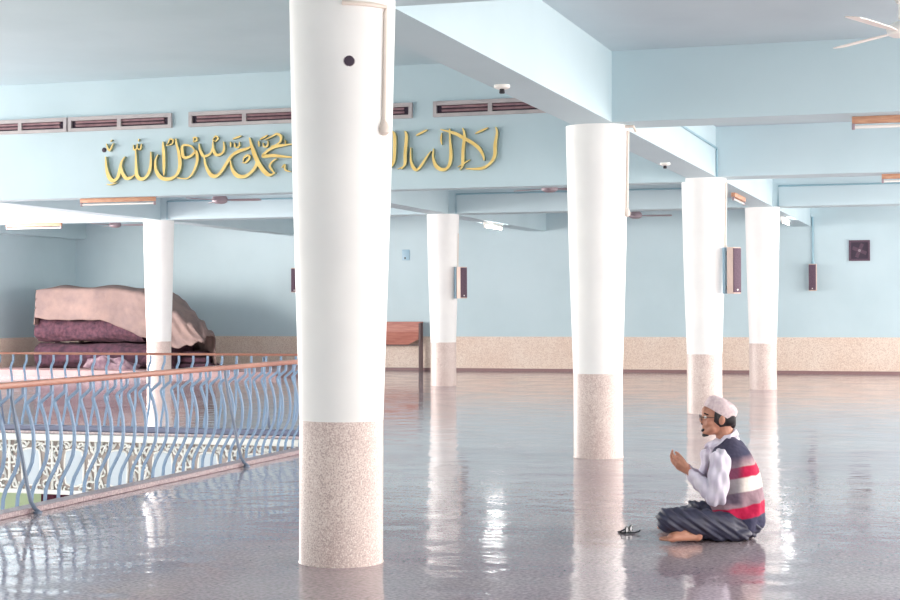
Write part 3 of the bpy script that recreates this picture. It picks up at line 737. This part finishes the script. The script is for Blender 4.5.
def fuse(name, bm, m, parent, voxel, smooth=3, warp=None):
    """one continuous surface from overlapping volumes"""
    bmesh.ops.recalc_face_normals(bm, faces=bm.faces)
    me = bpy.data.meshes.new(name+'_tmp'); bm.to_mesh(me); bm.free()
    o = bpy.data.objects.new(name+'_tmp', me); C.objects.link(o)
    md = o.modifiers.new('r', 'REMESH'); md.mode = 'VOXEL'; md.voxel_size = voxel
    dg = bpy.context.evaluated_depsgraph_get(); dg.update()
    nm = bpy.data.meshes.new_from_object(o.evaluated_get(dg)); bpy.data.objects.remove(o); bpy.data.meshes.remove(me)
    b2 = bm_new(); b2.from_mesh(nm)
    for _ in range(smooth): bmesh.ops.smooth_vert(b2, verts=b2.verts, factor=.5, use_axis_x=True, use_axis_y=True, use_axis_z=True)
    if warp:
        b2.normal_update()
        new = [v.co + v.normal*warp(v.co) for v in b2.verts]
        for v, c in zip(b2.verts, new): v.co = c
    b2.to_mesh(nm); b2.free(); nm.name = name
    nm.materials.clear(); nm.materials.append(m)
    for p in nm.polygons: p.use_smooth = True
    q = bpy.data.objects.new(name, nm); C.objects.link(q); q.parent = parent
    return q
M['skin'] = mat('skin', (196, 142, 118), .5, (184, 126, 104), 20, 3)
M['hair'] = mat('black_hair', (34, 28, 34), .6)
M['cap'] = mat('white_knit_cap', (226, 208, 208), .9, (208, 186, 192), 60, 3, bump=.003, bscale=120)
M['shirt'] = mat('pale_lavender_shirt', (222, 216, 228), .8, (210, 202, 220), 12, 3)
M['trousers'] = mat('slate_grey_trousers', (58, 60, 82), .5, (48, 48, 68), 16, 3)
def vest_mat():
    m = bpy.data.materials.new('striped_knit_vest'); m.use_nodes = True
    nt = m.node_tree; b = nt.nodes['Principled BSDF']; L = nt.links.new; b.inputs['Roughness'].default_value = .9
    tc = nt.nodes.new('ShaderNodeTexCoord'); sp = nt.nodes.new('ShaderNodeSeparateXYZ'); L(tc.outputs['Object'], sp.inputs[0])
    nz = nt.nodes.new('ShaderNodeTexNoise'); nz.inputs['Scale'].default_value = 9; L(tc.outputs['Object'], nz.inputs['Vector'])
    m1 = nt.nodes.new('ShaderNodeMath'); m1.operation = 'MULTIPLY_ADD'; L(sp.outputs[0], m1.inputs[0]); m1.inputs[1].default_value = -.17; L(sp.outputs[2], m1.inputs[2])
    m2 = nt.nodes.new('ShaderNodeMath'); m2.operation = 'MULTIPLY_ADD'; L(nz.outputs[0], m2.inputs[0]); m2.inputs[1].default_value = .03; L(m1.outputs[0], m2.inputs[2])
    r = nt.nodes.new('ShaderNodeValToRGB'); r.color_ramp.interpolation = 'LINEAR'; L(m2.outputs[0], r.inputs[0])
    navy = (62, 62, 88); taupe = (160, 132, 142); mauve = (192, 166, 166); red = (190, 22, 72); wh = (240, 230, 222)
    off = 0.0
    st = [(0, navy), (.138, navy), (.145, red), (.212, red), (.217, taupe), (.295, taupe), (.301, wh), (.382, wh), (.388, red), (.447, red), (.453, mauve), (.485, taupe), (.518, navy), (1, navy)]
    e = r.color_ramp.elements
    while len(e) < len(st): e.new(.5)
    for el, (p_, c) in zip(e, st): el.position = p_; el.color = (*lin(c), 1)
    mr = nt.nodes.new('ShaderNodeMapRange'); mr.interpolation_type = 'SMOOTHSTEP'
    L(sp.outputs[0], mr.inputs[0]); mr.inputs[1].default_value = .035; mr.inputs[2].default_value = -.02
    zr = nt.nodes.new('ShaderNodeMapRange'); L(sp.outputs[2], zr.inputs[0]); zr.inputs[1].default_value = .205; zr.inputs[2].default_value = .225
    mm = nt.nodes.new('ShaderNodeMath'); mm.operation = 'MULTIPLY'; L(mr.outputs[0], mm.inputs[0]); L(zr.outputs[0], mm.inputs[1])
    m3 = nt.nodes.new('ShaderNodeMath'); m3.operation = 'MULTIPLY'; L(mm.outputs[0], m3.inputs[0]); m3.inputs[1].default_value = .75
    mc = nt.nodes.new('ShaderNodeMix'); mc.data_type = 'RGBA'; L(m3.outputs[0], mc.inputs[0]); L(r.outputs[0], mc.inputs[6]); mc.inputs[7].default_value = (*lin((70, 66, 88)), 1)
    L(mc.outputs[2], b.inputs['Base Color'])
    kn = nt.nodes.new('ShaderNodeTexNoise'); kn.inputs['Scale'].default_value = 14; L(tc.outputs['Object'], kn.inputs['Vector'])
    bp = nt.nodes.new('ShaderNodeBump'); bp.inputs['Distance'].default_value = .02; L(kn.outputs[0], bp.inputs['Height']); L(bp.outputs[0], b.inputs['Normal'])
    return m
M['vest'] = vest_mat()

pm_ = on_z(735, 536.7, 0)
man = empty('person', (pm_.x, pm_.y, 0), YAW)
tag(man, 'person in a white cap and striped vest sitting cross-legged with raised cupped hands', 'person')
# --- body: one surface
bm = bm_new()
HC = Vector((-.105, 0, .737))
ell(bm, HC, (.096, .074, .090), -.12)                       # cranium
ell(bm, (-.135, 0, .690), (.070, .060, .075))               # face block
chain(bm, [((-.150, -.030, .655), .030), ((-.182, 0, .624), .021), ((-.150, .030, .655), .030)])
ell(bm, (-.150, 0, .655), (.050, .045, .042))
capsule(bm, (-.172, 0, .752), .040, (-.170, 0, .735), .040) # brow
chain(bm, [((-.196, 0, .735), .010), ((-.212, 0, .706), .0125), ((-.207, 0, .697), .014)])   # nose
for s in (-1, 1):
    ell(bm, (-.203, s*.011, .697), (.010, .008, .007))
    ell(bm, (-.165, s*.040, .690), (.026, .020, .024))      # cheeks
    ell(bm, (-.100, s*.078, .706), (.020, .009, .030), .2)  # ears
    ell(bm, (-.097, s*.082, .706), (.010, .008, .020), .2)
ell(bm, (-.199, 0, .668), (.011, .022, .007)); ell(bm, (-.196, 0, .656), (.011, .020, .007))  # lips
ell(bm, (-.190, 0, .630), (.018, .022, .015))               # chin
chain(bm, [((-.085, 0, .68), .056), ((-.065, 0, .60), .054), ((-.045, 0, .54), .062)])        # neck
# torso
chain(bm, [((.05, 0, .11), .10), ((.03, 0, .20), .105), ((.01, 0, .34), .105), ((-.01, 0, .45), .09), ((-.03, 0, .53), .06)])
for s in (-1, 1):
    chain(bm, [((-.01, s*.06, .40), .085), ((-.03, s*.07, .48), .055)])
    chain(bm, [((-.05, s*.04, .54), .04), ((-.07, s*.14, .475), .036)])
    chain(bm, [((.05, s*.06, .10), .085), ((.03, s*.09, .10), .075)])
EL = {-1: (Vector((-.112, -.175, .478)), Vector((-.130, -.215, .245)), Vector((-.280, -.115, .405))),
      1: (Vector((-.105, .175, .478)), Vector((-.120, .215, .245)), Vector((-.270, .075, .415)))}
for s in (-1, 1):
    S_, E_, W_ = EL[s]
    chain(bm, [(S_, .034), (E_, .028), (W_, .023)])
# legs
LK = Vector((-.425, -.255, .138)); RK = Vector((-.27, .29, .09))
chain(bm, [((.03, -.10, .085), .060), (LK, .046)]); chain(bm, [(LK, .044), ((-.20, .10, .055), .034)])
chain(bm, [((.03, .10, .085), .060), (RK, .046)]); chain(bm, [(RK, .044), ((-.235, -.10, .055), .034)])
def foot(bm, an, heel, toe, side):
    an = Vector(an); heel = Vector(heel); toe = Vector(toe)
    d = (toe-heel).normalized(); sd = d.cross(Vector((0, 0, 1))).normalized()*side
    ball = heel+(toe-heel)*.70
    chain(bm, [(an, .034), (heel, .031)]); chain(bm, [(an, .032), (heel+(toe-heel)*.4+Vector((0, 0, .016)), .034), (ball, .029)])
    capsule(bm, heel, .029, ball+sd*.018, .022); capsule(bm, heel, .027, ball-sd*.018, .022)
    for i, (o, L_, r) in enumerate(((.032, .058, .0125), (.016, .060, .0095), (.001, .054, .009), (-.014, .046, .0085), (-.028, .036, .008))):
        capsule(bm, ball+sd*o-Vector((0, 0, .006)), r+.002, ball+sd*o*1.1+d*L_-Vector((0, 0, .010)), r)
foot(bm, (-.245, -.19, .062), (-.255, -.255, .040), (-.470, -.300, .036), 1)
foot(bm, (-.20, .16, .05), (-.22, .21, .034), (-.40, .30, .032), -1)
# hands: palms up, fingers towards the face side
def hand(bm, wr, s):
    wr = Vector(wr)
    d = Vector((-.78, -s*.36, .36)).normalized()       # along the palm
    side = Vector((-.12, -s*.80, -.55)); side = (side-d*side.dot(d)).normalized()   # from thumb side(outer) to little finger(inner)
    side = -side
    nrm = d.cross(side); nrm = nrm if nrm.z > 0 else -nrm   # palm normal, up
    out = side*1.0
    P = lambda a, b, c=0: wr + d*a + out*b + nrm*c
    cup = .010
    capsule(bm, wr, .023, P(.03, 0), .020)
    for b, r in ((.030, .0135), (.010, .013), (-.010, .013), (-.030, .0125)):
        capsule(bm, P(.018, b*.6), .015, P(.082, b, cup*abs(b)/.03), r)
    capsule(bm, P(.022, .028, .004), .017, P(.055, .030, .008), .014)
    for b, L_, r in ((.031, .068, .0085), (.0105, .076, .0088), (-.0105, .070, .0085), (-.0315, .055, .0075)):
        z0 = cup*abs(b)/.03; bb = b*1.04
        chain(bm, [(P(.082, b, z0), r+.0008), (P(.082+L_*.42, bb, z0+.007), r), (P(.082+L_*.68, bb, z0+.020), r*.93), (P(.082+L_*.82, bb, z0+.035), r*.85)], 10)
    chain(bm, [(P(.020, .030, .006), .0145), (P(.048, .050, .014), .0115), (P(.072, .056, .022), .0098), (P(.094, .053, .028), .0085)], 10)
hand(bm, EL[-1][2], -1); hand(bm, EL[1][2], 1)
for s in (-1, 1): pass
body = fuse('body', bm, M['skin'], man, .0042, 2)
# --- eyes
for s in (-1, 1):
    bm = bm_new(); ell(bm, (-.1925, s*.029, .722), (.010, .012, .009)); e = build('eye', bm, M['orn_white'], man, smooth='all')
    bm = bm_new(); ell(bm, (-.2005, s*.029, .721), (.003, .0052, .0052)); build('iris', bm, M['hair'], e, smooth='all')
    bm = bm_new(); chain(bm, [((-.194, s*.014, .741), .0035), ((-.197, s*.030, .745), .004), ((-.180, s*.052, .738), .003)], 8); build('eyebrow', bm, M['hair'], man, smooth='all')
# --- hair
bm = bm_new(); ell(bm, HC+Vector((.012, 0, -.006)), (.094, .080, .090), -.12)
for s in (-1, 1): chain(bm, [((-.135, s*.066, .745), .016), ((-.128, s*.070, .712), .011), ((-.126, s*.070, .695), .007)]); ell(bm, (-.05, s*.050, .705), (.040, .026, .036))
ell(bm, (-.030, 0, .685), (.028, .050, .036))
b_ = bm; 
for f in bmesh.ops.bisect_plane(b_, geom=b_.verts[:]+b_.edges[:]+b_.faces[:], plane_co=(-.146, 0, .72), plane_no=(-1, 0, .12), clear_outer=True)['geom_cut']: pass
bmesh.ops.holes_fill(b_, edges=b_.edges)
fuse('hair', b_, M['hair'], man, .004, 2)
# --- beard
bm = bm_new()
chain(bm, [((-.203, -.014, .646), .007), ((-.204, 0, .640), .010), ((-.203, .014, .646), .007)]); ell(bm, (-.194, 0, .614), (.014, .020, .013))
for s in (-1, 1): chain(bm, [((-.194, s*.014, .612), .009), ((-.176, s*.030, .613), .005)])
chain(bm, [((-.209, -.018, .678), .0035), ((-.213, 0, .682), .004), ((-.209, .018, .678), .0035)])
fuse('beard', bm, M['hair'], man, .0035, 1)
# --- cap
d_ = Vector((.175, 0, -.102)).normalized(); n_ = Vector((.102, 0, .175)).normalized(); cc = Vector((-.104, 0, .751))
bm = bm_new(); n = 48; prof = [(1.0, -.012), (1.03, .0), (1.035, .03), (.99, .055), (.86, .068), (.62, .077), (.3, .082), (.02, .083)]
rings = []
for k_, h in prof:
    rings.append([bm.verts.new(cc+d_*math.cos(a)*.098*k_*(1+.012*math.sin(9*a))+Vector((0, 1, 0))*math.sin(a)*.086*k_+n_*(h+.004*math.sin(6*a)*(h/.09))) for a in (2*PI*i/n for i in range(n))])
for p_, q_ in zip(rings, rings[1:]):
    for k in range(n): bm.faces.new((p_[k], p_[(k+1) % n], q_[(k+1) % n], q_[k]))
bm.faces.new(rings[-1]); build('prayer_cap', bm, M['cap'], man, smooth='all')
# --- glasses
bm = bm_new()
for s in (-1, 1):
    pts = [(-.216, s*(.031+.021*math.cos(a)), .718+.017*math.sin(a)) for a in (2*PI*i/16 for i in range(17))]; tube(bm, pts, .0018, 6)
    tube(bm, [(-.215, s*.052, .724), (-.16, s*.073, .722), (-.105, s*.080, .722)], .0020, 6)
tube(bm, [(-.216, -.010, .720), (-.219, 0, .723), (-.216, .010, .720)], .0018, 6)
g_ = build('eyeglasses', bm, M['black'], man, smooth='all')
# --- shirt: collar, sleeves
def fold(a, f1, f2):
    return lambda c: a*(math.sin(c.z*f1+c.x*f2+c.y*21)+.6*math.sin(c.z*f1*.53-c.x*f2*1.7+c.y*40))
bm = bm_new()
for s in (-1, 1):
    S_, E_, W_ = EL[s]
    mid = (S_+E_)/2+Vector((0, s*.008, 0))
    chain(bm, [((-.08, s*.10, .485), .055), (S_+Vector((.0, 0, -.004)), .062), (S_+Vector((0, 0, -.05)), .064), (mid, .066), (E_+Vector((0, 0, .03)), .062), (E_+Vector((-.01, 0, .012)), .050), ((E_*.45+W_*.55), .044), ((E_*.14+W_*.86), .036)])
chain(bm, [((-.055, 0, .545), .085), ((-.035, 0, .50), .11)])
for i in range(14):      # collar ring, high at the nape
    a = 2*PI*i/14; a2 = 2*PI*(i+1)/14
    P_ = lambda a: Vector((-.070+.066*math.cos(a), .064*math.sin(a), .605+.036*math.cos(a)))
    capsule(bm, P_(a), .010, P_(a2), .010, 8)
    Q_ = lambda a: Vector((-.072+.073*math.cos(a), .072*math.sin(a), .585+.036*math.cos(a)))
    capsule(bm, Q_(a), .011, Q_(a2), .011, 8)
for s in (-1, 1): capsule(bm, (-.125, s*.025, .572), .014, (-.160, s*.045, .535), .010)
fuse('shirt', bm, M['shirt'], man, .006, 3, fold(.0055, 34, 80))
# --- vest: lofted rings
def loft(rows, n=72):
    bm = bm_new(); rings = []
    for z, xf, xb, hw, ex in rows:
        ring = []
        for k in range(n):
            a = 2*PI*k/n; ca, sa = math.cos(a), math.sin(a)
            X = (xf+xb)/2 + (xb-xf)/2*math.copysign(abs(ca)**ex, ca); Y = hw*math.copysign(abs(sa)**ex, sa)
            ring.append(bm.verts.new((X, Y, z)))
        rings.append(ring)
    for p_, q_ in zip(rings, rings[1:]):
        for k in range(n): bm.faces.new((p_[k], p_[(k+1) % n], q_[(k+1) % n], q_[k]))
    bm.faces.new(rings[0][::-1]); bm.faces.new(rings[-1]); return bm
rows0 = [(.035, -.06, .135, .17, .9), (.07, -.13, .172, .19, .85), (.13, -.16, .180, .195, .85), (.20, -.160, .180, .19, .85), (.28, -.155, .176, .188, .85), (.35, -.15, .163, .186, .85), (.42, -.148, .146, .186, .82),
         (.47, -.140, .125, .184, .82), (.51, -.130, .101, .172, .85), (.545, -.122, .072, .145, .9), (.575, -.110, .040, .108, 1), (.598, -.098, .006, .080, 1), (.61, -.09, -.015, .07, 1)]
rows = []
for i in range(49):
    z = .035+(.61-.035)*i/48
    rows.append((z,)+tuple(float(np.interp(z, [r[0] for r in rows0], [r[j] for r in rows0])) for j in (1, 2, 3, 4)))
bm = loft(rows)
for _ in range(3): bmesh.ops.smooth_vert(bm, verts=bm.verts, factor=.5, use_axis_x=True, use_axis_y=True, use_axis_z=True)
bm.normal_update()
for v in bm.verts:
    zz = v.co.z; a = .007*math.exp(-((zz-.14)/.12)**2)+.0025
    v.co += v.normal*a*(math.sin(v.co.x*38-zz*22+v.co.y*30)+.5*math.sin(v.co.x*70+zz*30))
build('striped_vest', bm, M['vest'], man, smooth='all')
# --- trousers
bm = bm_new()
chain(bm, [((.075, -.07, .085), .085), ((.075, .07, .085), .085)])
chain(bm, [((.05, -.10, .075), .075), ((-.08, -.175, .085), .085), ((-.25, -.225, .115), .084), (LK, .072)])
chain(bm, [(LK+Vector((.0, 0, -.006)), .070), ((-.30, -.10, .085), .066), ((-.215, .04, .062), .060)])
chain(bm, [((.05, .10, .075), .075), ((-.10, .20, .09), .085), (RK, .062)])
chain(bm, [(RK+Vector((.0, 0, -.012)), .068), ((-.27, .10, .080), .066), ((-.235, -.07, .075), .056)])
chain(bm, [((-.15, -.05, .12), .085), ((-.215, .02, .150), .060), ((-.235, .03, .185), .036)])      # bunched cloth in the lap
chain(bm, [((-.20, -.06, .185), .040), ((-.235, -.03, .175), .042)])
ell(bm, (-.22, -.01, .075), (.09, .12, .065)); ell(bm, (-.02, -.175, .04), (.10, .07, .045)); ell(bm, (-.12, -.19, .04), (.10, .06, .042))
def tw(c):
    v = c.x*.75+c.z*1.0
    return .0045*math.sin(v*95+c.y*14)+.003*math.sin(v*170-c.y*30)
tr = fuse('trousers', bm, M['trousers'], man, .006, 3, tw)
for v in tr.data.vertices:
    if v.co.z < .004: v.co.z = .004
for v in body.data.vertices:
    if v.co.z < .002: v.co.z = .002
bm = bm_new(); bmesh.ops.create_uvsphere(bm, u_segments=8, v_segments=6, radius=.006); bmesh.ops.translate(bm, verts=bm.verts, vec=(-.0, -.0, 0)); bm.free()

# the head is carried a little further back over the shoulders
done = set()
def all_kids(o):
    for c in o.children: yield c; yield from all_kids(c)
for c in all_kids(man):
    if c.type == 'MESH' and c.data.name not in done:
        done.add(c.data.name)
        for v in c.data.vertices:
            t = min(1, max(0, (v.co.z-.53)/.09)); v.co.x += .022*t*t*(3-2*t)-.010
# --- eyeglasses left on the floor
pg = on_z(629, 533, 0)
sg = empty('eyeglasses', (pg.x, pg.y, 0), YAW); tag(sg, 'small dark-framed eyeglasses lying on the floor in front of the man', 'eyeglasses')
Rg = Matrix.Rotation(math.radians(62), 3, 'Z')
bm = bm_new(); tl = lambda x, y, z: Rg @ Vector((x, y, z))
for q in (-1, 1):
    tube(bm, [tl(q*.034+.025*math.cos(a), 0, .024+.019*math.sin(a)) for a in (2*PI*i/18 for i in range(19))], .0038, 8)
tube(bm, [tl(-.009, 0, .03), tl(0, -.003, .033), tl(.009, 0, .03)], .003, 6); build('frame', bm, M['black'], sg, smooth='all')
for q in (-1, 1):
    bm = bm_new(); lathe(bm, [(.024, -.001), (.024, .001)], n=20); bmesh.ops.rotate(bm, verts=bm.verts, cent=(0, 0, 0), matrix=Matrix.Rotation(PI/2, 3, 'X')); bmesh.ops.scale(bm, verts=bm.verts, vec=(1.05, 1, .78)); bmesh.ops.translate(bm, verts=bm.verts, vec=(q*.034, 0, .024))
    bmesh.ops.rotate(bm, verts=bm.verts, cent=(0, 0, 0), matrix=Rg); build('lens', bm, M['lens'], sg)
    bm = bm_new(); tube(bm, [tl(q*.062, 0, .030), tl(q*.062, 0, .030)+Vector((-.02, 0, -.006)), Vector((-.055, q*.028, .006)), Vector((-.068, q*.026, .004))], .004, 6); build('temple', bm, M['black'], sg, smooth='all')
bm = bm_new(); tube(bm, [(-.055, -.03, .006), (.03, -.034, .006), (.060, -.03, .016), (.066, -.03, .024)], .005, 6); build('cord', bm, M['black'], sg, smooth='all')
